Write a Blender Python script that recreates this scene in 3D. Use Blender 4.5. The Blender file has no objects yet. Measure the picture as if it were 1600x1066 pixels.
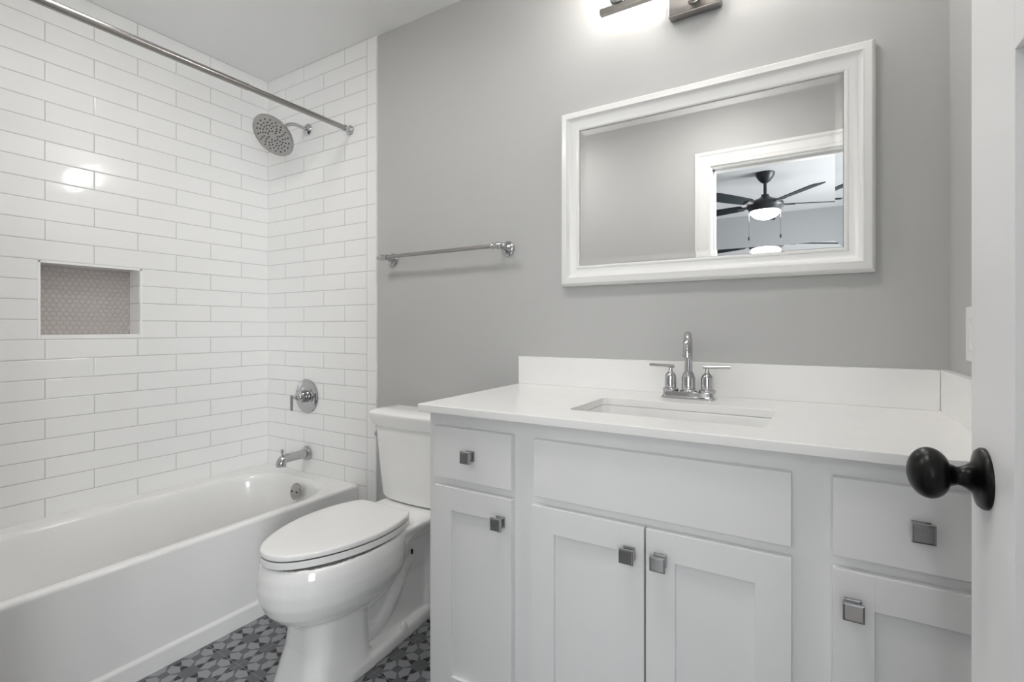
import bpy, bmesh, math, random
from mathutils import Vector, Matrix
random.seed(7)
PI = math.pi
S = bpy.context.scene
C = S.collection

# ------------------------------------------------------------------ camera
cam_d = bpy.data.cameras.new('camera')
cam = bpy.data.objects.new('camera', cam_d); C.objects.link(cam)
cam.location = (2.524, -1.608, 1.107)
cam.rotation_euler = (PI/2, 0, 0.546)
cam_d.sensor_width = 36.0
cam_d.lens = 775.0/1600*36.0
cam_d.shift_y = -19.5/1600
cam_d.clip_start = 0.01
S.camera = cam

# ------------------------------------------------------------------ world and exposure
w = bpy.data.worlds.new('world'); S.world = w; w.use_nodes = True
w.node_tree.nodes['Background'].inputs[0].default_value = (0.75, 0.85, 1.0, 1)
w.node_tree.nodes['Background'].inputs[1].default_value = 0.6
S.view_settings.view_transform = 'Standard'
S.view_settings.look = 'None'
S.view_settings.gamma = 1.0
S.view_settings.use_curve_mapping = False
S.view_settings.exposure = 0.0
try:
    S.cycles.use_denoising = True
    S.cycles.max_bounces = 14
    S.cycles.diffuse_bounces = 8
    S.cycles.glossy_bounces = 6
    S.cycles.caustics_reflective = False
    S.cycles.caustics_refractive = False
    S.cycles.sample_clamp_indirect = 6.0
except Exception:
    pass

WINDOW_FILL_W = 60.0      # fill light through the unseen window placed in the bedroom's far wall
LAMP_E = 17.0         # glow of the opal shades over the mirror
FAN_E = 40.0
TUB_FILL_E = 25.0  # second added ceiling lamp, fill light for the tub side
SIDE_FILL_W = 385.0        # fill light through the added, unseen side window of the bedroom
CEIL_FILL_E = 22.5          # added flush ceiling lamp, fill light near the doorway
def area_light(name, loc, rot, sx, sy, power, col=(1, 1, 1)):
    l = bpy.data.lights.new(name, 'AREA'); l.shape = 'RECTANGLE'; l.size = sx; l.size_y = sy
    l.energy = power; l.color = col
    o = bpy.data.objects.new(name, l); C.objects.link(o); o.location = loc; o.rotation_euler = rot
    return o
# fill lights behind two unseen bedroom windows, placed to brighten the bathroom
area_light('window_fill', (3.475, -5.02, 1.29), (PI/2, 0, 0), 2.3, 1.35, WINDOW_FILL_W, (0.93, 0.97, 1.0))
area_light('side_window_fill', (5.33, -3.3, 1.15), (PI/2, 0, PI/2), 2.1, 1.9, SIDE_FILL_W, (0.95, 0.98, 1.0))

# ------------------------------------------------------------------ materials
def N(nt, t, **kw):
    n = nt.nodes.new(t)
    for k, v in kw.items(): setattr(n, k, v)
    return n
def mat(name, col, rough=0.5, metal=0.0, coat=0.0, bump=0.0, bscale=60.0, var=0.0, spec=0.5, emit=None, es=0.0):
    m = bpy.data.materials.new(name); m.use_nodes = True; nt = m.node_tree
    b = nt.nodes['Principled BSDF']
    b.inputs['Base Color'].default_value = (*col, 1)
    b.inputs['Roughness'].default_value = rough
    b.inputs['Metallic'].default_value = metal
    b.inputs['Coat Weight'].default_value = coat
    b.inputs['Specular IOR Level'].default_value = spec
    tc = N(nt, 'ShaderNodeTexCoord')
    nz = N(nt, 'ShaderNodeTexNoise'); nz.inputs['Scale'].default_value = bscale; nz.inputs['Detail'].default_value = 3
    nt.links.new(tc.outputs['Object'], nz.inputs['Vector'])
    if bump:
        bp = N(nt, 'ShaderNodeBump'); bp.inputs['Strength'].default_value = bump; bp.inputs['Distance'].default_value = 0.002
        nt.links.new(nz.outputs['Fac'], bp.inputs['Height']); nt.links.new(bp.outputs['Normal'], b.inputs['Normal'])
    if var:
        mp = N(nt, 'ShaderNodeMapRange'); mp.inputs['To Min'].default_value = rough-var; mp.inputs['To Max'].default_value = rough+var
        nt.links.new(nz.outputs['Fac'], mp.inputs['Value']); nt.links.new(mp.outputs['Result'], b.inputs['Roughness'])
    if emit:
        b.inputs['Emission Color'].default_value = (*emit, 1); b.inputs['Emission Strength'].default_value = es
    return m

class X:
    """tiny expression builder over math nodes"""
    def __init__(s, nt, sock): s.nt, s.s = nt, sock
    def op(s, o, *a):
        n = s.nt.nodes.new('ShaderNodeMath'); n.operation = o
        for i, v in enumerate((s,)+a):
            if isinstance(v, X): s.nt.links.new(v.s, n.inputs[i])
            else: n.inputs[i].default_value = v
        return X(s.nt, n.outputs[0])
    def __add__(s, o): return s.op('ADD', o)
    def __sub__(s, o): return s.op('SUBTRACT', o)
    def __mul__(s, o): return s.op('MULTIPLY', o)
    def __truediv__(s, o): return s.op('DIVIDE', o)
    def floor(s): return s.op('FLOOR')
    def frac(s): return s.op('FRACT')
    def abs(s): return s.op('ABSOLUTE')
    def lt(s, o): return s.op('LESS_THAN', o)
    def gt(s, o): return s.op('GREATER_THAN', o)
    def mn(s, o): return s.op('MINIMUM', o)
    def mx(s, o): return s.op('MAXIMUM', o)
def pos(nt):
    g = nt.nodes.new('ShaderNodeNewGeometry'); sp = nt.nodes.new('ShaderNodeSeparateXYZ')
    nt.links.new(g.outputs['Position'], sp.inputs[0])
    return [X(nt, sp.outputs[i]) for i in range(3)]
def edge(v, n=1.0):
    """distance of v to the nearest multiple of n"""
    f = (v / n + 0.5).frac() - 0.5
    return f.abs() * n

TILE = (0.845, 0.845, 0.84)
GROUT = (0.50, 0.50, 0.50)
def tile_mat(name, along, off, P=0.0765, H=0.1533, z0=1.1408, bull=None, gw=0.0013):
    """white 3x12 tile in running bond; `along` 0 = X, 1 = Y; off = joint position of even rows"""
    m = bpy.data.materials.new(name); m.use_nodes = True; nt = m.node_tree
    b = nt.nodes['Principled BSDF']
    p = pos(nt); u = p[along]; z = p[2]
    k = ((z * -1.0 + z0) / P)
    row = k.floor()
    par = (row / 2.0).frac().gt(0.25)                 # odd rows
    uu = u - off - par * H
    dv = edge(uu, 2*H)
    dz = edge(z * -1.0 + z0, P)
    tid = ((uu / (2*H)).floor()) * 7.31 + row * 3.17
    if bull:
        bx0, bx1 = bull
        inb = u.gt(bx0)
        dzb = edge(z * -1.0 + z0 - P, 2*P)
        dz = dz * (inb * -1.0 + 1.0) + dzb * inb
        dv = dv + inb * 1.0
        dv = dv.mn((u - bx0).abs())
    d = dz.mn(dv)
    mr = N(nt, 'ShaderNodeMapRange'); mr.interpolation_type = 'SMOOTHSTEP'
    mr.inputs['From Min'].default_value = gw*0.65; mr.inputs['From Max'].default_value = gw*1.25
    nt.links.new(d.s, mr.inputs['Value'])
    mix = N(nt, 'ShaderNodeMix', data_type='RGBA')
    nt.links.new(mr.outputs['Result'], mix.inputs['Factor'])
    mix.inputs['A'].default_value = (*GROUT, 1); mix.inputs['B'].default_value = (*TILE, 1)
    nt.links.new(mix.outputs['Result'], b.inputs['Base Color'])
    r = N(nt, 'ShaderNodeMapRange'); nt.links.new(mr.outputs['Result'], r.inputs['Value'])
    r.inputs['To Min'].default_value = 0.7; r.inputs['To Max'].default_value = 0.07
    nt.links.new(r.outputs['Result'], b.inputs['Roughness'])
    # pillowed edges, slightly wavy glaze, every tile set at its own tiny tilt
    pil = N(nt, 'ShaderNodeMapRange'); pil.interpolation_type = 'SMOOTHSTEP'
    pil.inputs['From Min'].default_value = 0.0; pil.inputs['From Max'].default_value = 0.0045
    nt.links.new(d.s, pil.inputs['Value'])
    wn = N(nt, 'ShaderNodeTexWhiteNoise', noise_dimensions='1D'); nt.links.new(tid.s, wn.inputs['W'])
    tilt = X(nt, wn.outputs['Value']) - 0.5
    nz = N(nt, 'ShaderNodeTexNoise'); nz.inputs['Scale'].default_value = 9.0; nz.inputs['Detail'].default_value = 1.0
    g = N(nt, 'ShaderNodeNewGeometry'); nt.links.new(g.outputs['Position'], nz.inputs['Vector'])
    h = X(nt, pil.outputs['Result']) * 0.0010 + X(nt, nz.outputs['Fac']) * 0.0010 + tilt * u * 0.010
    bp = N(nt, 'ShaderNodeBump'); bp.inputs['Strength'].default_value = 1.0; bp.inputs['Distance'].default_value = 1.0
    nt.links.new(h.s, bp.inputs['Height']); nt.links.new(bp.outputs['Normal'], b.inputs['Normal'])
    return m

M = {}
M['paint'] = mat('grey_wall_paint', (0.49, 0.49, 0.485), 0.55, bump=0.06, bscale=250)
M['ceiling'] = mat('ceiling_paint', (0.82, 0.82, 0.82), 0.8, bump=0.05, bscale=200)
M['trimw'] = mat('white_trim_paint', (0.82, 0.82, 0.81), 0.32, bump=0.02, bscale=120)
M['doorw'] = mat('white_door_paint', (0.78, 0.78, 0.785), 0.38, bump=0.03, bscale=150)
M['cab'] = mat('cabinet_paint', (0.83, 0.83, 0.83), 0.38, bump=0.02, bscale=200)
M['quartz'] = mat('white_quartz', (0.86, 0.855, 0.845), 0.24, var=0.02, bscale=30, spec=0.4)
M['porc'] = mat('porcelain', (0.86, 0.86, 0.855), 0.07, coat=0.3)
M['sinkp'] = mat('sink_porcelain', (0.82, 0.82, 0.81), 0.08, coat=0.3)
M['seat'] = mat('seat_plastic', (0.82, 0.82, 0.815), 0.2, coat=0.1)
M['tub'] = mat('tub_enamel', (0.82, 0.82, 0.815), 0.12, coat=0.4)
M['chrome'] = mat('chrome', (0.52, 0.52, 0.53), 0.06, metal=1.0)
M['chromed'] = mat('brushed_chrome', (0.40, 0.395, 0.39), 0.2, metal=1.0)
M['nickel'] = mat('brushed_nickel', (0.37, 0.355, 0.34), 0.24, metal=1.0, var=0.04, bscale=80)
M['knob'] = mat('polished_knob', (0.42, 0.42, 0.43), 0.12, metal=1.0)
M['black'] = mat('black_knob_enamel', (0.002, 0.002, 0.002), 0.3, spec=0.25)
M['fan'] = mat('dark_fan_metal', (0.018, 0.02, 0.022), 0.4)
M['fanblade'] = mat('dark_fan_blade', (0.02, 0.028, 0.032), 0.8, spec=0.1)
M['nozzle'] = mat('dark_rubber_nozzle', (0.05, 0.05, 0.05), 0.6)
M['dark'] = mat('dark_gap', (0.03, 0.03, 0.03), 0.7)
M['mirror'] = mat('mirror_silver', (0.93, 0.935, 0.93), 0.0, metal=1.0)
M['frame'] = mat('white_mirror_frame', (0.83, 0.83, 0.82), 0.3, coat=0.1)
M['opal'] = mat('opal_glass_lit', (0.9, 0.9, 0.88), 0.2, emit=(1.0, 0.965, 0.91), es=LAMP_E)
M['fanbowl'] = mat('fan_bowl_lit', (0.9, 0.9, 0.9), 0.3, emit=(1.0, 0.98, 0.95), es=FAN_E)
M['flush'] = mat('fill_lamp_lit', (0.9, 0.9, 0.9), 0.3, emit=(1.0, 0.98, 0.95), es=CEIL_FILL_E)
M['flush2'] = mat('tub_fill_lamp_lit', (0.9, 0.9, 0.9), 0.3, emit=(1.0, 0.98, 0.95), es=TUB_FILL_E)
M['carpet'] = mat('bedroom_carpet', (0.30, 0.28, 0.26), 0.95, bump=0.5, bscale=400)
M['bedwall'] = mat('bedroom_wall_paint', (0.37, 0.38, 0.39), 0.7)
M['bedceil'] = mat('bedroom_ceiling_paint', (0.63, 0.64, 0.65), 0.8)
M['edge'] = mat('white_edge_strip', (0.88, 0.88, 0.88), 0.2)
M['tileL'] = tile_mat('subway_tile_left', 1, -0.1448)
M['tileB'] = tile_mat('subway_tile_back', 0, 0.153, bull=(0.763, 0.8218))

def niche_tile():
    m = tile_mat('niche_side_tile', 0, 0.153); return m
M['nicheside'] = niche_tile()

def hex_mat():
    """beige-grey penny rounds with lighter grout on the niche back"""
    m = bpy.data.materials.new('penny_round_mosaic'); m.use_nodes = True; nt = m.node_tree
    b = nt.nodes['Principled BSDF']; p = pos(nt)
    A = 0.0210; B = A*math.sqrt(3)
    def cell(ou, ov):
        fu = ((p[1] + ou) / A).frac() - 0.5
        fv = ((p[2] + ov) / B).frac() - 0.5
        return ((fu*A)*(fu*A) + (fv*B)*(fv*B)).op('SQRT')
    d = cell(0, 0).mn(cell(A/2, B/2))
    mr = N(nt, 'ShaderNodeMapRange'); mr.interpolation_type = 'SMOOTHSTEP'
    mr.inputs['From Min'].default_value = 0.0090; mr.inputs['From Max'].default_value = 0.0104
    nt.links.new(d.s, mr.inputs['Value'])
    mix = N(nt, 'ShaderNodeMix', data_type='RGBA'); nt.links.new(mr.outputs['Result'], mix.inputs['Factor'])
    mix.inputs['A'].default_value = (0.47, 0.435, 0.415, 1); mix.inputs['B'].default_value = (0.40, 0.375, 0.36, 1)
    nt.links.new(mix.outputs['Result'], b.inputs['Base Color'])
    b.inputs['Roughness'].default_value = 0.18
    dome = N(nt, 'ShaderNodeMapRange'); dome.interpolation_type = 'SMOOTHSTEP'
    dome.inputs['From Min'].default_value = 0.0104; dome.inputs['From Max'].default_value = 0.0055
    nt.links.new(d.s, dome.inputs['Value'])
    bp = N(nt, 'ShaderNodeBump'); bp.inputs['Distance'].default_value = 0.0016; bp.inputs['Strength'].default_value = 1
    nt.links.new(dome.outputs['Result'], bp.inputs['Height']); nt.links.new(bp.outputs['Normal'], b.inputs['Normal'])
    return m
M['hex'] = hex_mat()

def floor_mat():
    """cement-look star pattern tile, 205 mm"""
    m = bpy.data.materials.new('star_pattern_tile'); m.use_nodes = True; nt = m.node_tree
    b = nt.nodes['Principled BSDF']; p = pos(nt)
    T = 0.205
    gx = edge(p[0] - 0.907, T); gy = edge(p[1] + 0.475, T)
    a = edge(p[0] - 0.907, T/2) / (T/2); c = edge(p[1] + 0.475, T/2) / (T/2)   # 0..0.5 from star centre
    x = a.mx(c); y = a.mn(c)
    dx = (x - 0.5).abs(); dy = (y - 0.2).abs()
    petal = y.lt(0.355) * (y - dx*0.42).gt(0.028) * (dx + y*0.72).lt(0.375)
    tri = x.gt(0.265) * (y - dx*0.42).lt(0.020) * x.lt(0.43)
    tri = tri * (petal * -1.0 + 1.0)
    g = gx.mn(gy).lt(0.0012)
    def mixc(A, B, f):
        n = N(nt, 'ShaderNodeMix', data_type='RGBA')
        nt.links.new(f.s, n.inputs['Factor'])
        for nm, v in (('A', A), ('B', B)):
            if isinstance(v, tuple): n.inputs[nm].default_value = (*v, 1)
            else: nt.links.new(v, n.inputs[nm])
        return n.outputs['Result']
    STAR = (0.125, 0.128, 0.136); PET = (0.29, 0.295, 0.31); DK = (0.02, 0.02, 0.022); GR = (0.22, 0.22, 0.225)
    c1 = mixc(STAR, DK, tri); c2 = mixc(c1, PET, petal); c3 = mixc(c2, GR, g)
    nt.links.new(c3, b.inputs['Base Color'])
    b.inputs['Roughness'].default_value = 0.45
    bp = N(nt, 'ShaderNodeBump'); bp.inputs['Distance'].default_value = 0.0006; bp.inputs['Strength'].default_value = 0.6
    inv = g * -1.0 + 1.0
    nt.links.new(inv.s, bp.inputs['Height']); nt.links.new(bp.outputs['Normal'], b.inputs['Normal'])
    return m
M['floor'] = floor_mat()

def glass_mat():
    m = bpy.data.materials.new('added_window_glass'); m.use_nodes = True; nt = m.node_tree
    nt.nodes.remove(nt.nodes['Principled BSDF'])
    out = nt.nodes['Material Output']
    t = N(nt, 'ShaderNodeBsdfTransparent'); g = N(nt, 'ShaderNodeBsdfGlossy'); g.inputs['Roughness'].default_value = 0.0
    f = N(nt, 'ShaderNodeFresnel'); f.inputs['IOR'].default_value = 1.45
    mx = N(nt, 'ShaderNodeMixShader')
    nt.links.new(f.outputs[0], mx.inputs[0]); nt.links.new(t.outputs[0], mx.inputs[1]); nt.links.new(g.outputs[0], mx.inputs[2])
    nt.links.new(mx.outputs[0], out.inputs[0])
    return m
M['glass'] = glass_mat()

# ------------------------------------------------------------------ mesh helpers
def join(bm, b2):
    me = bpy.data.meshes.new('tmp'); b2.to_mesh(me); b2.free()
    bm.from_mesh(me); bpy.data.meshes.remove(me)
def box(bm, x0, x1, y0, y1, z0, z1, bev=0.0, seg=2):
    b2 = bmesh.new()
    bmesh.ops.create_cube(b2, size=1.0)
    bmesh.ops.scale(b2, vec=(x1-x0, y1-y0, z1-z0), verts=b2.verts)
    bmesh.ops.translate(b2, vec=((x0+x1)/2, (y0+y1)/2, (z0+z1)/2), verts=b2.verts)
    if bev: bmesh.ops.bevel(b2, geom=list(b2.edges), offset=bev, segments=seg, affect='EDGES', profile=0.5)
    join(bm, b2)
def frame_of(d):
    d = Vector(d).normalized()
    up = Vector((0, 0, 1)) if abs(d.z) < 0.95 else Vector((0, 1, 0))
    a = d.cross(up).normalized(); b = d.cross(a).normalized()
    return d, a, b
def lathe(bm, prof, org, axis=(0, 0, 1), n=48, sx=1.0, sy=1.0):
    """prof: list of (radius, height along the axis)"""
    d, a, b = frame_of(axis); org = Vector(org)
    rings = []
    for r, h in prof:
        if r < 1e-6: rings.append([bm.verts.new(org + d*h)])
        else: rings.append([bm.verts.new(org + d*h + a*(r*sx*math.cos(2*PI*i/n)) + b*(r*sy*math.sin(2*PI*i/n))) for i in range(n)])
    for r0, r1 in zip(rings, rings[1:]):
        if len(r0) == 1 and len(r1) == 1: continue
        for i in range(n):
            j = (i+1) % n
            if len(r0) == 1: bm.faces.new((r0[0], r1[i], r1[j]))
            elif len(r1) == 1: bm.faces.new((r0[i], r1[0], r0[j]))
            else: bm.faces.new((r0[i], r1[i], r1[j], r0[j]))
    for r in (rings[0], rings[-1]):
        if len(r) > 1: bm.faces.new(r)
def tube(bm, pts, r, n=20, caps=True):
    pts = [Vector(p) for p in pts]
    rs = r if isinstance(r, (list, tuple)) else [r]*len(pts)
    T = []
    for i in range(len(pts)):
        q = pts[min(i+1, len(pts)-1)] - pts[max(i-1, 0)]
        T.append(q.normalized())
    _, a, b = frame_of(T[0])
    rings = []
    for i, p in enumerate(pts):
        if i:
            a = (a - T[i]*a.dot(T[i])).normalized(); b = T[i].cross(a).normalized()
        else: b = T[i].cross(a).normalized()
        rings.append([bm.verts.new(p + a*(rs[i]*math.cos(2*PI*k/n)) + b*(rs[i]*math.sin(2*PI*k/n))) for k in range(n)])
    for r0, r1 in zip(rings, rings[1:]):
        for i in range(n):
            j = (i+1) % n
            bm.faces.new((r0[i], r1[i], r1[j], r0[j]))
    if caps: bm.faces.new(rings[0]); bm.faces.new(rings[-1])
def loft(bm, loops, cap0=True, cap1=True):
    vs = [[bm.verts.new(p) for p in L] for L in loops]
    n = len(vs[0])
    for r0, r1 in zip(vs, vs[1:]):
        for i in range(n):
            j = (i+1) % n
            bm.faces.new((r0[i], r0[j], r1[j], r1[i]))
    if cap0: bm.faces.new(vs[0])
    if cap1: bm.faces.new(vs[-1])
def rrect(x0, x1, y0, y1, r, z, nc=10, ns=6):
    """rounded rectangle with a fixed number of points"""
    r = max(r, 1e-4); P = []
    cs = [(x1-r, y1-r, 0), (x0+r, y1-r, 90), (x0+r, y0+r, 180), (x1-r, y0+r, 270)]
    for q, (cx, cy, a0) in enumerate(cs):
        for k in range(nc+1):
            a = math.radians(a0 + 90*k/nc)
            P.append(Vector((cx + r*math.cos(a), cy + r*math.sin(a), z)))
        nx, ny, na = cs[(q+1) % 4]
        e = Vector((nx + r*math.cos(math.radians(na)), ny + r*math.sin(math.radians(na)), z)); s = P[-1]
        for k in range(1, ns): P.append(s.lerp(e, k/ns))
    return P
def arc(cx, cy, r, a0, a1, n): return [(cx + r*math.cos(math.radians(a0+(a1-a0)*i/n)), cy + r*math.sin(math.radians(a0+(a1-a0)*i/n))) for i in range(n+1)]

def obj(name, bm, m, parent=None, smooth=True, ang=35, org=None, wnorm=True):
    bmesh.ops.recalc_face_normals(bm, faces=bm.faces)
    if org is None and parent is None:
        lo = Vector([min(v.co[i] for v in bm.verts) for i in range(3)]); hi = Vector([max(v.co[i] for v in bm.verts) for i in range(3)])
        org = Vector(((lo.x+hi.x)/2, (lo.y+hi.y)/2, lo.z))
    if parent is not None: org = Vector(wloc(parent))
    bmesh.ops.translate(bm, vec=-Vector(org), verts=bm.verts)
    me = bpy.data.meshes.new(name)
    if smooth:
        for f in bm.faces: f.smooth = True
        for e in bm.edges:
            if len(e.link_faces) == 2 and e.calc_face_angle(0) > math.radians(ang): e.smooth = False
    bm.to_mesh(me); bm.free()
    me.materials.append(m)
    o = bpy.data.objects.new(name, me); C.objects.link(o)
    if smooth and wnorm:
        wm = o.modifiers.new('weighted normals', 'WEIGHTED_NORMAL'); wm.keep_sharp = True; wm.weight = 80
    if parent is not None: o.parent = parent
    else: o.location = org
    return o
def wloc(o):
    v = Vector(o.location)
    while o.parent is not None:
        o = o.parent; v += Vector(o.location)
    return v
def tag(o, label, cat, group=None):
    o['label'] = label; o['category'] = cat
    if group: o['group'] = group
    return o
def thing(name, label, cat, loc, group=None):
    o = bpy.data.objects.new(name, None); C.objects.link(o); o.location = loc
    o.empty_display_size = 0.05
    return tag(o, label, cat, group)
def struct(name, bm, m, parent=None, **kw):
    o = obj(name, bm, m, parent, **kw)
    o['kind'] = 'structure'
    return o
def B(): return bmesh.new()

# ------------------------------------------------------------------ the setting
RW = 2.813; H = 2.442; D = 1.524; FW = 1.640
bm = B(); box(bm, -0.12, 2.95, -FW, 0.15, -0.06, 0); struct('floor', bm, M['floor'])
bm = B(); box(bm, -0.12, 2.95, -D-0.05, 0.15, H, H+0.06); struct('ceiling', bm, M['ceiling'])
NY0, NY1, NZ0, NZ1 = -0.9316, -0.5885, 1.0665, 1.369      # niche outline
bm = B()
box(bm, -0.13, 0, -FW, NY0, 0, H); box(bm, -0.13, 0, NY1, 0.15, 0, H)
box(bm, -0.13, 0, NY0, NY1, 0, NZ0); box(bm, -0.13, 0, NY0, NY1, NZ1, H)
wl = struct('wall_left', bm, M['tileL'], smooth=False)
bm = B(); box(bm, -0.0, 2.95, 0.008, 0.15, 0, H); wb = struct('wall_back', bm, M['paint'], smooth=False)
bm = B(); box(bm, 0.0, 0.8205, 0.0, 0.0085, 0, H)
ts = obj('tile_surround', bm, M['tileB'], wb, smooth=False)
bm = B(); box(bm, 0.8205, 0.8235, -0.0015, 0.0085, 0, H); obj('edge_strip', bm, M['edge'], wb, smooth=False)
bm = B(); box(bm, RW, 2.95, -FW, 0.008, 0, H); struct('wall_right', bm, M['paint'], smooth=False)
# front wall with the doorway the camera stands in
DX0, DX1, DZ = 2.012, 2.729, 2.052
bm = B()
box(bm, 0, DX0-0.02, -FW, -D, 0, H); box(bm, DX1+0.02, RW, -FW, -D, 0, H); box(bm, DX0-0.02, DX1+0.02, -FW, -D, DZ+0.02, H)
wf = struct('wall_front', bm, M['paint'], smooth=False)
bm = B(); box(bm, 0.0, 0.8205, -D-0.0005, -D+0.008, 0, H); obj('tile_surround', bm, M['tileB'], wf, smooth=False)
def jamb():
    bm = B()
    box(bm, DX0-0.02, DX0, -FW-0.002, -D+0.002, 0, DZ+0.02, 0.001)
    box(bm, DX1, DX1+0.02, -FW-0.002, -D+0.002, 0, DZ+0.02, 0.001)
    box(bm, DX0, DX1, -FW-0.002, -D+0.002, DZ, DZ+0.02, 0.001)
    box(bm, DX0, DX0+0.012, -FW+0.03, -D-0.04, 0, DZ, 0.001)
    box(bm, DX0, DX1, -FW+0.03, -D-0.04, DZ-0.012, DZ, 0.001)
    return bm
struct('trim_1', jamb(), M['trimw'])
def casing(y, s):
    """moulded door casing mitred round the opening; profile out from the wall by s"""
    prof = [(0.0, 0.0), (0.0, 0.010), (0.004, 0.0125), (0.018, 0.0125), (0.026, 0.0155), (0.060, 0.0175), (0.070, 0.0225), (0.082, 0.0225), (0.086, 0.018), (0.088, 0.0)]
    bm = B(); loops = []
    i0, i1, it = DX0-0.006, DX1+0.0, DZ+0.008
    wr = (RW - 0.001 - i1)/0.088
    for (px, pz, kx) in ((-1, 0, 0), (-1, 1, 0), (1, 1, 0), (1, 0, 0)):
        L = []
        for q, h in prof:
            x = (i0 - q) if px < 0 else (i1 + q*wr)
            z = 0.0 if pz == 0 else it + q
            L.append(Vector((x, y + s*h, z)))
        loops.append(L)
    loft(bm, loops); return bm
struct('trim_2', casing(-D, 1), M['trimw'], ang=20)
struct('trim_3', casing(-FW, -1), M['trimw'], ang=20)
# baseboards
bm = B(); box(bm, 0.824, 1.612, -0.006, 0.008, 0, 0.09, 0.002); struct('baseboard_back', bm, M['trimw'])
bm = B(); box(bm, 0.72, 1.92, -D, -D+0.013, 0, 0.09, 0.002); struct('baseboard_front', bm, M['trimw'])

# bedroom seen in the mirror
BY = -4.88; BX0, BX1 = -0.6, 5.2
bm = B(); box(bm, BX0-0.1, BX1+0.1, BY-0.15, -FW, -0.06, 0); struct('floor_bedroom', bm, M['carpet'])
bm = B(); box(bm, BX0-0.1, BX1+0.1, BY-0.15, -FW+0.02, H, H+0.06); struct('ceiling_bedroom', bm, M['bedceil'])
WX0, WX1, WZ0, WZ1 = 2.35, 4.60, 0.65, 1.93  # opening of an unseen window, sized to even out light on the cabinets
bm = B()
box(bm, BX0-0.1, WX0, BY-0.12, BY, 0, H); box(bm, WX1, BX1+0.1, BY-0.12, BY, 0, H)
box(bm, WX0, WX1, BY-0.12, BY, 0, WZ0); box(bm, WX0, WX1, BY-0.12, BY, WZ1, H)
struct('wall_bedroom_far', bm, M['bedwall'], smooth=False)
bm = B(); box(bm, BX0-0.1, BX0, BY, -FW, 0, H); struct('wall_bedroom_left', bm, M['bedwall'], smooth=False)
VY0, VY1, VZ0, VZ1 = -4.30, -2.30, 0.25, 2.05      # tall unseen side window, added to light tub and toilet
bm = B(); box(bm, BX1, BX1+0.1, BY, VY0, 0, H); box(bm, BX1, BX1+0.1, VY1, -FW, 0, H); box(bm, BX1, BX1+0.1, VY0, VY1, 0, VZ0); box(bm, BX1, BX1+0.1, VY0, VY1, VZ1, H)
struct('wall_bedroom_right', bm, M['bedwall'], smooth=False)
bm = B(); box(bm, BX1+0.06, BX1+0.065, VY0, VY1, VZ0, VZ1); wn2 = struct('added_window_2', bm, M['glass'], smooth=False)
bm = B()
for a, b_ in ((VY0-0.07, VY0+0.04), (VY1-0.04, VY1+0.07)): box(bm, BX1-0.02, BX1+0.055, a, b_, VZ0-0.07, VZ1+0.07, 0.002)
for a, b_ in ((VZ0-0.07, VZ0+0.04), (VZ1-0.04, VZ1+0.07)): box(bm, BX1-0.02, BX1+0.055, VY0, VY1, a, b_, 0.002)
for k in range(1, 4): y = VY0+(VY1-VY0)*k/4; box(bm, BX1+0.03, BX1+0.05, y-0.012, y+0.012, VZ0, VZ1)
for k in range(1, 4): z = VZ0+(VZ1-VZ0)*k/4; box(bm, BX1+0.03, BX1+0.05, VY0, VY1, z-0.012, z+0.012)
obj('added_window_frame', bm, M['trimw'], wn2)
bm = B()
box(bm, BX0, -0.13, -FW, -FW+0.1, 0, H); box(bm, 2.95, BX1, -FW, -FW+0.1, 0, H)
box(bm, -0.13, DX0-0.02, -FW-0.001, -FW+0.0, 0, H); box(bm, DX1+0.02, 2.95, -FW-0.001, -FW, 0, H)
box(bm, DX0-0.02, DX1+0.02, -FW-0.001, -FW, DZ+0.02, H)
struct('wall_bedroom_near', bm, M['bedwall'], smooth=False)
bm = B(); box(bm, WX0, WX1, BY-0.085, BY-0.08, WZ0, WZ1); wn = struct('added_window_1', bm, M['glass'], smooth=False)  # unseen window, put in for the fill light behind it
bm = B()
for a, b_, c_, d_ in ((WX0-0.07, WX0+0.04, WZ0-0.07, WZ1+0.07), (WX1-0.04, WX1+0.07, WZ0-0.07, WZ1+0.07)): box(bm, a, b_, BY-0.075, BY+0.02, c_, d_, 0.002)
for c_, d_ in ((WZ0-0.07, WZ0+0.04), (WZ1-0.04, WZ1+0.07)): box(bm, WX0, WX1, BY-0.075, BY+0.02, c_, d_, 0.002)
zc = (WZ0+WZ1)/2; box(bm, WX0, WX1, BY-0.075, BY-0.045, zc-0.025, zc+0.025, 0.002)
box(bm, (WX0+WX1)/2-0.03, (WX0+WX1)/2+0.03, BY-0.075, BY-0.03, WZ0, WZ1, 0.002)
for k in (1, 2, 4, 5):
    x = WX0 + (WX1-WX0)*k/6; box(bm, x-0.009, x+0.009, BY-0.072, BY-0.055, WZ0, WZ1)
for k in (1, 3):
    z = WZ0 + (WZ1-WZ0)*k/4; box(bm, WX0, WX1, BY-0.072, BY-0.055, z-0.009, z+0.009)
obj('added_window_frame', bm, M['trimw'], wn)

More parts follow.
